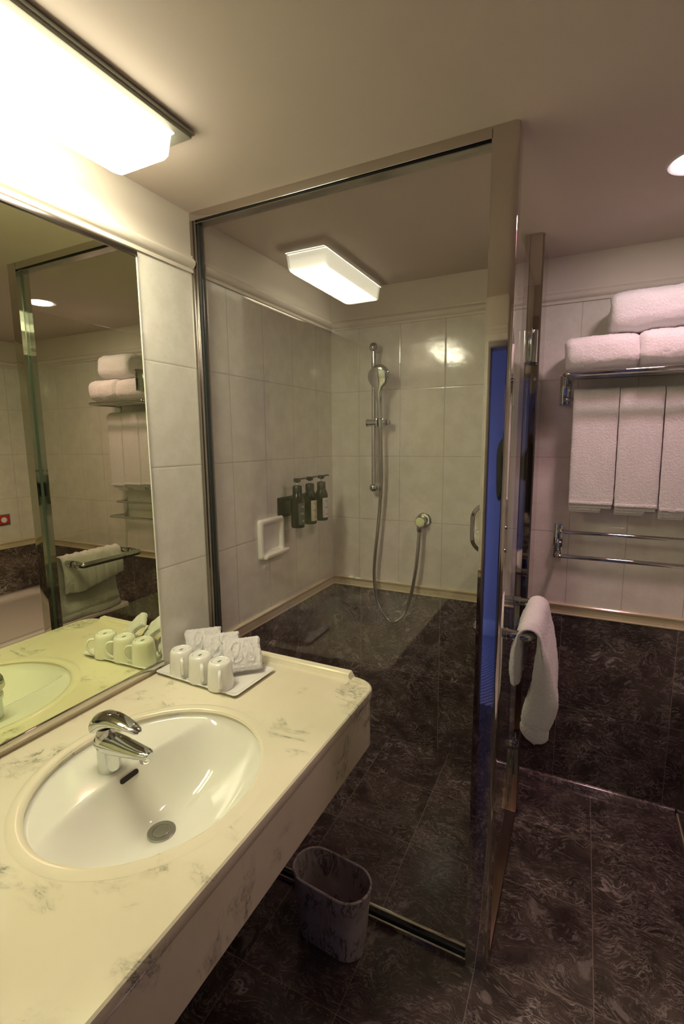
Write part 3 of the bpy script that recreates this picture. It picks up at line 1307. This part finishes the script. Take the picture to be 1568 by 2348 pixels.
wo = thing('hose_outlet', 'round chrome wall outlet where the shower hose ends', 'wall outlet', (.468, D, 1.114))
obj('flange', lathe(B(), [(.036, 0), (.036, .004), (.032, .009), (.024, .011)], (.468, D, 1.114), (0, -1, 0), 40), 'chrome', wo)
obj('elbow', lathe(B(), [(.0215, .008), (.0225, .012), (.0225, .040), (.0245, .041), (.0245, .048), (.021, .051)], (.466, D, 1.114), (0, -1, 0), 36), 'chrome', wo)
obj('hose_nut', lathe(B(), [(.0125, 0), (.0125, .022), (.009, .030)], (.461, .872, 1.094), (0, 0, -1), 20), 'gunmetal', wo)

mv = thing('shower_mixer', 'oval chrome shower mixer plate on the back wall, half hidden by the post', 'shower mixer', (.745, D, 1.096))


def stad_ring(cx_, cz_, hx_, hz_, y, n=14):
    P = []
    for k in range(n + 1):
        a = pi * k / n
        P.append(V(cx_ + hx_ * cos(a), y, cz_ + (hz_ - hx_) + hx_ * sin(a)))
    for k in range(n + 1):
        a = pi + pi * k / n
        P.append(V(cx_ + hx_ * cos(a), y, cz_ - (hz_ - hx_) + hx_ * sin(a)))
    return P


bm = B()
rings(bm, [stad_ring(.748, 1.096, .070, .112, D), stad_ring(.748, 1.096, .070, .112, D - .004), stad_ring(.748, 1.096, .067, .109, D - .007),
           stad_ring(.748, 1.096, .053, .095, D - .012), stad_ring(.748, 1.096, .050, .092, D - .008)], True)
obj('cover_plate', bm, 'chrome', mv, 30)
bm = B()
rings(bm, [stad_ring(.748, 1.096, .048, .090, D - .006), stad_ring(.748, 1.096, .046, .088, D - .010)], True)
obj('inner_plate', bm, 'gunmetal', mv, 30)
for z, r in ((1.132, .024), (1.058, .026)):
    bm = B()
    lathe(bm, [(r, 0), (r, .010), (r * .9, .012), (r * .86, .038), (r * .7, .044)], (.752, D - .009, z), (0, -1, 0), 12)
    obj('control_knob', bm, 'chrome', mv, 40)
obj('diverter_button', lathe(B(), [(.010, 0), (.010, .012), (.007, .015)], (.712, D - .009, 1.083), (0, -1, 0), 20), 'ceramic', mv)

# ------------------------------------------------------------------ soap dish
sd = thing('soap_dish', 'white ceramic soap dish set in the left shower wall', 'soap dish', (0, .37, 1.1))
y0, y1, z0, z1 = .287, .450, 1.020, 1.178
bm = B()
rs = []
for xo, ins, r in ((.0, 0, .012), (.010, .0, .012), (.016, .003, .012), (.018, .008, .010), (.018, .017, .010), (.013, .022, .010), (.006, .025, .010), (.004, .028, .010)):
    rs.append([Vector((xo, p[0], p[1])) for p in rrect(y0 + ins, y1 - ins, z0 + ins, z1 - ins, r)])
rings(bm, rs, True)
obj('frame', bm, 'porcelain', sd, 50)
bm = B()
prism(bm, [(.002, 1.024), (.030, 1.022), (.038, 1.030), (.039, 1.042), (.032, 1.046), (.027, 1.040), (.018, 1.037), (.010, 1.050), (.002, 1.052)], 'y', y0 + .012, y1 + .004)
bmesh.ops.bevel(bm, geom=bm.edges[:], offset=.003, segments=2, affect='EDGES', profile=.5)
obj('soap_tray', bm, 'porcelain', sd, 50)

# ------------------------------------------------------------------ pump bottles
BX = .066
hold = thing('bottle_holder', 'black wall bracket behind the three pump bottles', 'holder', (0, .58, 1.21))
bm = B()
box(bm, .0, .010, .425, .715, 1.168, 1.250, .003)
obj('back_plate', bm, 'black', hold)
for y in (.476, .578, .680):
    bm = B()
    box(bm, .008, BX - .0285, y - .014, y + .014, 1.185, 1.235, .001)
    obj('clamp', bm, 'black', hold)
BOT = [(.026, 0), (.0278, .003), (.0282, .01), (.0282, .108), (.0272, .118), (.0235, .130), (.0190, .139), (.0170, .146)]
PB = [(.476, 'black pump bottle with charcoal label, nearest the soap dish', 'label_dark', 0),
      (.578, 'black pump bottle with cream label, middle of the three on the shower wall', 'label_cream', 1),
      (.680, 'black pump bottle with pale grey label, nearest the shower corner', 'label_white', 2)]
for y, lab, lm, k in PB:
    z0 = 1.1265
    pb = thing('pump_bottle', lab, 'bottle', (BX, y, z0), 'pump bottles on the shower wall')
    obj('bottle', lathe(B(), BOT, (BX, y, z0), (0, 0, 1), 36), 'bottle', pb, 40)
    bm = B()
    lathe(bm, [(.0165, -.004), (.0192, -.002), (.0196, .004), (.0186, .026), (.0160, .029), (.0075, .030), (.0070, .032)], (BX, y, z0 + .143), (0, 0, 1), 28)
    obj('collar', bm, 'black', pb, 40)
    obj('pump_stem', tube(B(), [(BX, y, z0 + .174), (BX, y, z0 + .186)], .0040, 12), 'white_plastic', pb)
    bm = B()
    lathe(bm, [(.006, 0), (.0075, .003), (.0145, .004), (.0145, .0165), (.013, .018)], (BX, y, z0 + .183), (0, 0, 1), 24)
    tube(bm, [(BX, y + .010, z0 + .196), (BX + .002, y + .058, z0 + .198), (BX + .002, y + .066, z0 + .195)], [.0042, .0034, .0026], 12)
    obj('pump_head', bm, 'black', pb, 40)
    # wrap-around label on the shower side
    bm = B()
    rs = []
    for i in range(13):
        a = radians(-38 + 76 * i / 12) + radians(-14)
        rs.append([Vector((BX + cos(a) * r, y + sin(a) * r, z)) for r, z in ((.0286, z0 + .014), (.0289, z0 + .014), (.0289, z0 + .102), (.0286, z0 + .102))])
    rings(bm, rs, True)
    lb = obj('label', bm, lm, pb, 40)
    for i, (zz, w0, w1) in enumerate(((.088, -.25, .35), (.083, -.1, .25), (.060, -.3, .3), (.056, -.2, .3), (.030, -.1, .4), (.026, -.1, .3))):
        bm = B()
        a0, a1 = w0 + radians(-14), w1 + radians(-14)
        rs = []
        for q in range(5):
            a = a0 + (a1 - a0) * q / 4
            rs.append([Vector((BX + cos(a) * r, y + sin(a) * r, z)) for r, z in ((.0288, z0 + zz), (.02905, z0 + zz), (.02905, z0 + zz + .0018), (.0288, z0 + zz + .0018))])
        rings(bm, rs, True)
        obj('print_line', bm, 'label_white' if lm == 'label_dark' else 'ink', lb, 0)

# ------------------------------------------------------------------ towel racks
sh = thing('towel_shelf', 'chrome hotel towel shelf of parallel rails on the back wall', 'towel shelf', (1.24, D, 1.67))
SX0, SX1, SZ = 1.032, 1.472, 1.700
bm = B()
tube(bm, fillet([(SX0, D - .004, SZ), (SX0, .700, SZ), (SX1, .700, SZ), (SX1, D - .004, SZ)], .018, 6), .0088, 16)
obj('outer_rail', bm, 'chrome', sh)
for y in (.755, .810, .865):
    obj('shelf_rail', tube(B(), [(SX0, y, SZ), (SX1, y, SZ)], .0045, 12), 'chrome', sh)
for x in (SX0 - .006, SX1 + .006):
    bm = B()
    box(bm, x - .018, x + .018, D - .012, D, 1.608, 1.722, .003)
    obj('wall_plate', bm, 'chrome', sh)
    bm = B()
bm = B()
tube(bm, fillet([(SX0 - .002, D - .008, 1.6235), (SX0 - .002, .845, 1.6235), (SX1 + .002, .845, 1.6235), (SX1 + .002, D - .008, 1.6235)], .012, 5), .0058, 14)
obj('hanging_rail', bm, 'chrome', sh)

lr = thing('towel_rail', 'empty double chrome towel rail on the back wall below the towels', 'towel rail', (1.24, D, 1.06))
bm = B()
tube(bm, fillet([(1.034, D - .008, 1.118), (1.034, .840, 1.118), (1.480, .840, 1.118), (1.480, D - .008, 1.118)], .014, 6), .0068, 16)
obj('upper_bar', bm, 'chrome', lr)
bm = B()
tube(bm, fillet([(1.034, D - .008, 1.030), (1.034, .785, 1.034), (1.480, .785, 1.034), (1.480, D - .008, 1.030)], .018, 6), .0078, 16)
obj('lower_bar', bm, 'chrome', lr)
for x in (1.031, 1.483):
    bm = B()
    box(bm, x - .017, x + .017, D - .012, D, 1.000, 1.138, .003)
    obj('wall_plate', bm, 'chrome', lr)


def towel_body(x0, x1, cy_, cz_, hy, hz, seed, ex=3.2, roll=False, tilt=0.0, nseg=60, nlen=44):
    """soft folded towel lying along x with rounded ends"""
    bm = B()
    rs = []
    L = x1 - x0
    for i in range(nlen + 1):
        t = i / nlen
        x = x0 + L * t
        e = min(t, 1 - t) * L
        g = 1 - .16 * math.exp(-e / .010)
        ring = []
        for k in range(nseg):
            a = 2 * pi * k / nseg
            ct, st = cos(a), sin(a)
            yy = hy * math.copysign(abs(ct) ** (2 / ex), ct) * g
            zz = hz * math.copysign(abs(st) ** (2 / ex), st) * g
            wob = 1 + .03 * noise.noise(V(t * 3 + seed, ct * 1.2, st * 1.2))
            ring.append(V(x + .004 * noise.noise(V(ct, st, seed)), cy_ + yy * wob, cz_ + zz * wob + tilt * (t - .5)))
        rs.append(ring)
    # end faces: inset rings with spiral grooves
    def endring(r, dx, base):
        c = sum(base, V(0, 0, 0)) / len(base)
        return [c + (p - c) * r + V(dx, 0, 0) for p in base]
    ends0 = [endring(r, (.004 * sin(r * 26)), rs[0]) for r in (.1, .2, .3, .4, .5, .6, .7, .8, .9)]
    ends1 = [endring(r, -(.004 * sin(r * 26)), rs[-1]) for r in (.9, .8, .7, .6, .5, .4, .3, .2, .1)]
    rings(bm, ends0 + rs + ends1, True)
    fuzz(bm, .0030, 140, seed)
    fuzz(bm, .0050, 22, seed + 5)
    return bm


G1 = 'folded bath towels on the chrome shelf'
o = obj('bath_towel', towel_body(1.030, 1.250, .792, 1.7705, .100, .0600, 1, 3.0), 'terry', None, 80)
tag(o, 'folded white bath towel on the chrome shelf, lower left of the stack', 'towel', G1)
o = obj('bath_towel', towel_body(1.252, 1.468, .792, 1.7725, .101, .0615, 2.3, 3.0), 'terry', None, 80)
tag(o, 'folded white bath towel on the chrome shelf, lower right beside another', 'towel', G1)
o = obj('bath_towel', towel_body(1.163, 1.405, .800, 1.9000, .090, .0700, 3.7, 2.6, tilt=.004), 'terry', None, 80)
tag(o, 'rolled white bath towel lying on top of the two on the shelf', 'towel', G1)


def hanging_towel(x0, x1, ztop, zf, zb, seed, taper=0.0):
    """folded towel over the rail: an inverted U with thickness"""
    bm = B()
    yf0, yf1, yb0, yb1 = .802, .833, .857, .886
    P = [(yf0, zf)]
    for k in range(1, 30):
        P.append((yf0 - .002 * sin(pi * k / 30), zf + (ztop - .035 - zf) * k / 30))
    yc, ro = (yf0 + yb1) / 2, (yb1 - yf0) / 2
    for k in range(13):
        a = pi - pi * k / 12
        P.append((yc + ro * cos(a), ztop - .035 + .035 * sin(a)))
    for k in range(1, 31):
        P.append((yb1, ztop - .035 + (zb - ztop + .035) * k / 30))
    P += [(yb0, zb)]
    ri = (yb0 - yf1) / 2
    for k in range(9):
        a = pi * k / 8
        P.append((yc + ri * cos(a), ztop - .035 + .010 * sin(a)))
    P += [(yf1, zf)]
    nl = 30
    rs = []
    for i in range(nl + 1):
        t = i / nl
        e = min(t, 1 - t) * (x1 - x0)
        sq = 1 - .35 * math.exp(-e / .004)
        ring = []
        for y, z in P:
            x = x0 + (x1 - x0) * t + taper * (ztop - z) / (ztop - zf) * (.5)
            ycc = (yf0 + yf1) / 2 if y < .845 else (yb0 + yb1) / 2
            y2 = ycc + (y - ycc) * sq if z < ztop - .036 else y
            if z < zf + .02 and z <= ztop - .05:
                z = z - .004 * sin(t * 5 + seed) * 1.0
            ring.append(V(x, y2 - .003 * noise.noise(V(t * 4, z * 9, seed)), z))
        rs.append(ring)
    rings(bm, rs, True)
    fuzz(bm, .0026, 150, seed)
    return bm


G2 = 'white towels hanging from the shelf rail'
HT = [(1.060, 1.207, 1.660, 1.236, 1.214, .006, 'white hanging towel, left of the three beneath the chrome shelf'),
      (1.209, 1.343, 1.658, 1.232, 1.206, .010, 'white hanging towel, middle of the three beneath the chrome shelf'),
      (1.346, 1.462, 1.657, 1.224, 1.205, .012, 'white hanging towel, rightmost beneath the chrome shelf, partly out of frame')]
for i, (x0, x1, zt, zf, zb, tp, lab) in enumerate(HT):
    t = thing('hanging_towel', lab, 'towel', ((x0 + x1) / 2, .845, 1.63), G2)
    obj('towel_cloth', hanging_towel(x0, x1, zt, zf, zb, i * 2.2 + 1, tp), 'terry', t, 80)
    bm = B()
    for k, (ins, dy, dz_) in enumerate(((.004, .006, .016), (.026, .012, .026), (.016, .020, .034))):
        box(bm, x0 + tp * .5 + .002, x1 + tp * .5 - ins - .012 * k, .806 + dy, .811 + dy, zf - dz_, zf + .05, .002)
    fuzz(bm, .001, 90, i)
    obj('folded_hem', bm, 'terry_smooth', t, 60)
    bm = B()
    box(bm, x0 + tp * .5 + .002, x1 + tp * .5 - .002, .7985, .8045, zf - .001, zf + .010, .002)
    obj('hem_band', bm, 'terry_smooth', t, 60)

# ------------------------------------------------------------------ bathtub seen in the mirror
tub = thing('bathtub', 'pinkish white bathtub along the right wall, seen in the mirror', 'bathtub', (1.97, .1, 0))
TX0, TX1, TY0, TY1, TZ1 = 1.505, W - .012, -.70, D - .012, .455
bm = B()
rs = []
for z, ix, iy, r in ((TZ1 - .025, .0, .0, .02), (TZ1 - .004, .0, .0, .02), (TZ1, .004, .004, .02), (TZ1, .055, .07, .08), (TZ1 - .012, .070, .085, .10),
                     (TZ1 - .10, .085, .10, .12), (TZ1 - .25, .11, .15, .14), (TZ1 - .34, .15, .22, .14), (TZ1 - .355, .20, .30, .12)):
    rs.append([V(x, y, z) for x, y in rrect(TX0 + ix, TX1 - ix, TY0 + iy, TY1 - iy, r, 8)])
rings(bm, rs, True)
obj('tub_shell', bm, 'enamel', tub, 50)
bm = B()
box(bm, TX0 + .004, TX0 + .03, TY0 + .005, TY1, .035, TZ1 - .026)
box(bm, TX0 + .03, TX1, TY0 + .005, TY0 + .03, .035, TZ1 - .026)
obj('apron', bm, 'marble_right', tub, 0)
obj('kick_strip', bx(TX0, TX0 + .03, TY0, TY1 - .022, 0, .036, .002), 'border', tub)

eb = thing('emergency_button', 'small red wall plate with white round button above the bathtub', 'call button', (W, .693, .962))
obj('wall_plate', bx(W - .008, W, .650, .736, .925, 1.000, .002), 'steel_dark', eb)
obj('red_panel', bx(W - .011, W - .0075, .658, .728, .933, .992, .002), 'red', eb)
obj('push_button', lathe(B(), [(.019, 0), (.019, .004), (.015, .007)], (W - .010, .693, .962), (-1, 0, 0), 28), 'white_plastic', eb)

# ------------------------------------------------------------------ photographer in the doorway, seen only as a reflection in the steel jamb


def skin_figure(chains, root):
    """chains: lists of (x, y, z, radius); shared points join. returns a smooth closed mesh"""
    me = bpy.data.meshes.new('tmp_skin')
    verts, rad, edges, idx = [], [], [], {}

    def vid(p):
        k = tuple(round(c, 4) for c in p[:3])
        if k not in idx:
            idx[k] = len(verts)
            verts.append(p[:3])
            rad.append(p[3])
        return idx[k]
    for ch in chains:
        ids = [vid(p) for p in ch]
        edges += [(a, b) for a, b in zip(ids[:-1], ids[1:])]
    me.from_pydata(verts, edges, [])
    o = bpy.data.objects.new('tmp_skin', me)
    COL.objects.link(o)
    o.modifiers.new('s', 'SKIN').use_smooth_shade = True
    for i, sv in enumerate(me.skin_vertices[0].data):
        sv.radius = rad[i] if isinstance(rad[i], tuple) else (rad[i], rad[i])
        sv.use_root = (i == idx[tuple(round(c, 4) for c in root)])
    ss = o.modifiers.new('d', 'SUBSURF')
    ss.levels = ss.render_levels = 2
    dg = bpy.context.evaluated_depsgraph_get()
    out = bpy.data.meshes.new_from_object(o.evaluated_get(dg))
    bpy.data.objects.remove(o)
    bpy.data.meshes.remove(me)
    return out


PX, PY = 1.035, -1.44
pel = (PX, PY, .96, (.15, .11))
waist = (PX, PY, 1.10, (.15, .11))
chest = (PX, PY, 1.32, (.185, .125))
coll = (PX, PY, 1.46, (.10, .08))
neck = (PX, PY + .01, 1.54, .058)
hd = (PX, PY + .03, 1.60, .065)
ch = [[pel, waist, chest, coll, neck, hd]]
for sg in (-1, 1):
    ch.append([pel, (PX + sg * .09, PY, .86, .095), (PX + sg * .10, PY + .01, .50, .062), (PX + sg * .105, PY - .01, .28, .050),
               (PX + sg * .11, PY - .02, .09, .040), (PX + sg * .12, PY + .03, .045, .040), (PX + sg * .13, PY + .13, .035, .035)])
    if sg < 0:
        wr, el, sh_ = (.995, -1.325, 1.425), (.855, -1.375, 1.175), (.850, PY, 1.425)
    else:
        wr, el, sh_ = (1.205, -1.330, 1.425), (1.295, -1.385, 1.175), (1.220, PY, 1.425)
    ch.append([coll, (*sh_, .068), (el[0], (el[1] + sh_[1]) / 2, 1.30, .052), (*el, .045), ((el[0] + wr[0]) / 2, (el[1] + wr[1]) / 2, 1.30, .038), (*wr, .026)])
    palm = (wr[0] + (.022 if sg < 0 else -.022), wr[1] + .022, wr[2] + .020, .021)
    ch.append([(*wr, .026), palm])
    d = 1 if sg < 0 else -1
    for f, (dz_, ln) in enumerate(((.034, .90), (.016, 1.0), (-.002, .94), (-.018, .75))):
        b = (palm[0] + d * .010, palm[1] + .022, palm[2] + dz_ * .8, .0090)
        m = (palm[0] + d * .024 * ln, palm[1] + .040, palm[2] + dz_ * .95, .0082)
        e = (palm[0] + d * .046 * ln, palm[1] + .040, palm[2] + dz_, .0072)
        ch.append([palm, b, m, e])
    ch.append([palm, (palm[0] + d * .012, palm[1] - .012, palm[2] + .022, .0095), (palm[0] + d * .038, palm[1] - .016, palm[2] + .030, .0080)])
pm = skin_figure(ch, pel[:3])
bm = B()
bm.from_mesh(pm)
bpy.data.meshes.remove(pm)
for f in bm.faces:
    c = f.calc_center_median()
    if c.z < .085:
        f.material_index = 3
    elif c.z < 1.0 and abs(c.x - PX) < .28:
        f.material_index = 2
    elif c.z > 1.515 or (c.y > -1.338 and c.z > 1.40):
        f.material_index = 1
    else:
        f.material_index = 0
# head with brow, nose, mouth, chin and ears
nf0 = len(bm.faces)
r = bmesh.ops.create_uvsphere(bm, u_segments=40, v_segments=28, radius=1.0)
hv = r['verts']
HX, HY, HZ = PX, PY + .04, 1.665
for v in hv:
    x, y, z = v.co
    wx = .074 * (1 - .22 * max(0, -z) ** 1.5)
    wy = .094 * (1 - .10 * max(0, -z))
    q = Vector((x * wx, y * wy, z * .115))
    if y > 0:
        q.y += .024 * math.exp(-((x / .16) ** 2 + ((z + .10) / .20) ** 2))
        q.y += .010 * math.exp(-((x / .34) ** 2 + ((z + .55) / .12) ** 2))
        q.y += .006 * math.exp(-((z - .16) / .07) ** 2)
        for ex in (-.40, .40):
            q.y -= .012 * math.exp(-(((x - ex) / .17) ** 2 + ((z - .02) / .09) ** 2))
        q.y -= .005 * math.exp(-((x / .30) ** 2 + ((z + .43) / .03) ** 2))
    for ex in (-1, 1):
        q.x += ex * .014 * math.exp(-(((x - ex) / .18) ** 2 + ((y + .05) / .22) ** 2 + ((z - 0) / .26) ** 2))
    v.co = q + Vector((HX, HY, HZ))
hs_ = set(hv)
for f in bm.faces:
    if f.verts[0] in hs_:
        f.material_index = 1
MAT['skin'] = simple('skin', (.50, .30, .22), .5)
MAT['jacket'] = simple('olive_jacket', (.040, .042, .030), .8)
MAT['trousers'] = simple('dark_trousers', (.025, .030, .040), .8)
MAT['shoe'] = simple('dark_shoe', (.02, .02, .02), .5)
MAT['hair'] = simple('dark_hair', (.018, .013, .010), .6)
pe = thing('person', 'person in dark olive jacket holding a camera in the doorway, mirrored in the steel jamb', 'person', (PX, PY, 0))
obj('body', bm, ['jacket', 'skin', 'trousers', 'shoe'], pe, 60)
bm = B()
r = bmesh.ops.create_uvsphere(bm, u_segments=36, v_segments=24, radius=1.0)
for v in r['verts']:
    x, y, z = v.co
    k = 1.10 + .05 * noise.noise(Vector((x * 4, y * 4, z * 4)))
    q = Vector((x * .074 * k, y * .096 * k, z * .118 * k))
    if y > .15 and z < .55:
        q.y -= (.05 + .10 * (y - .15)) * min(1, (.55 - z) * 2)
        q.x *= .9
    if z < -.25:
        q.z = -.25 * .118 * k + (q.z + .25 * .118 * k) * .25
    v.co = q + Vector((HX, HY - .006, HZ + .006))
obj('hair', bm, 'hair', pe, 60)
for ex in (-1, 1):
    bm = B()
    bmesh.ops.create_uvsphere(bm, u_segments=14, v_segments=10, radius=.0095, matrix=Matrix.Translation((HX + ex * .029, HY + .0755, HZ + .004)))
    obj('eye', bm, 'ink', pe, 60)
dc = thing('digital_camera', 'black camera held at chest height by the person in the doorway', 'camera', (1.10, -1.29, 1.45))
bm = B()
box(bm, 1.040, 1.160, -1.300, -1.262, 1.425, 1.510, .006)
box(bm, 1.080, 1.120, -1.298, -1.262, 1.505, 1.528, .004)
obj('camera_body', bm, 'black', dc)
obj('lens_barrel', lathe(B(), [(.034, 0), (.034, .030), (.030, .032), (.030, .034), (.022, .031)], (1.10, -1.263, 1.468), (-.15, 1, -.1), 32), 'black', dc)
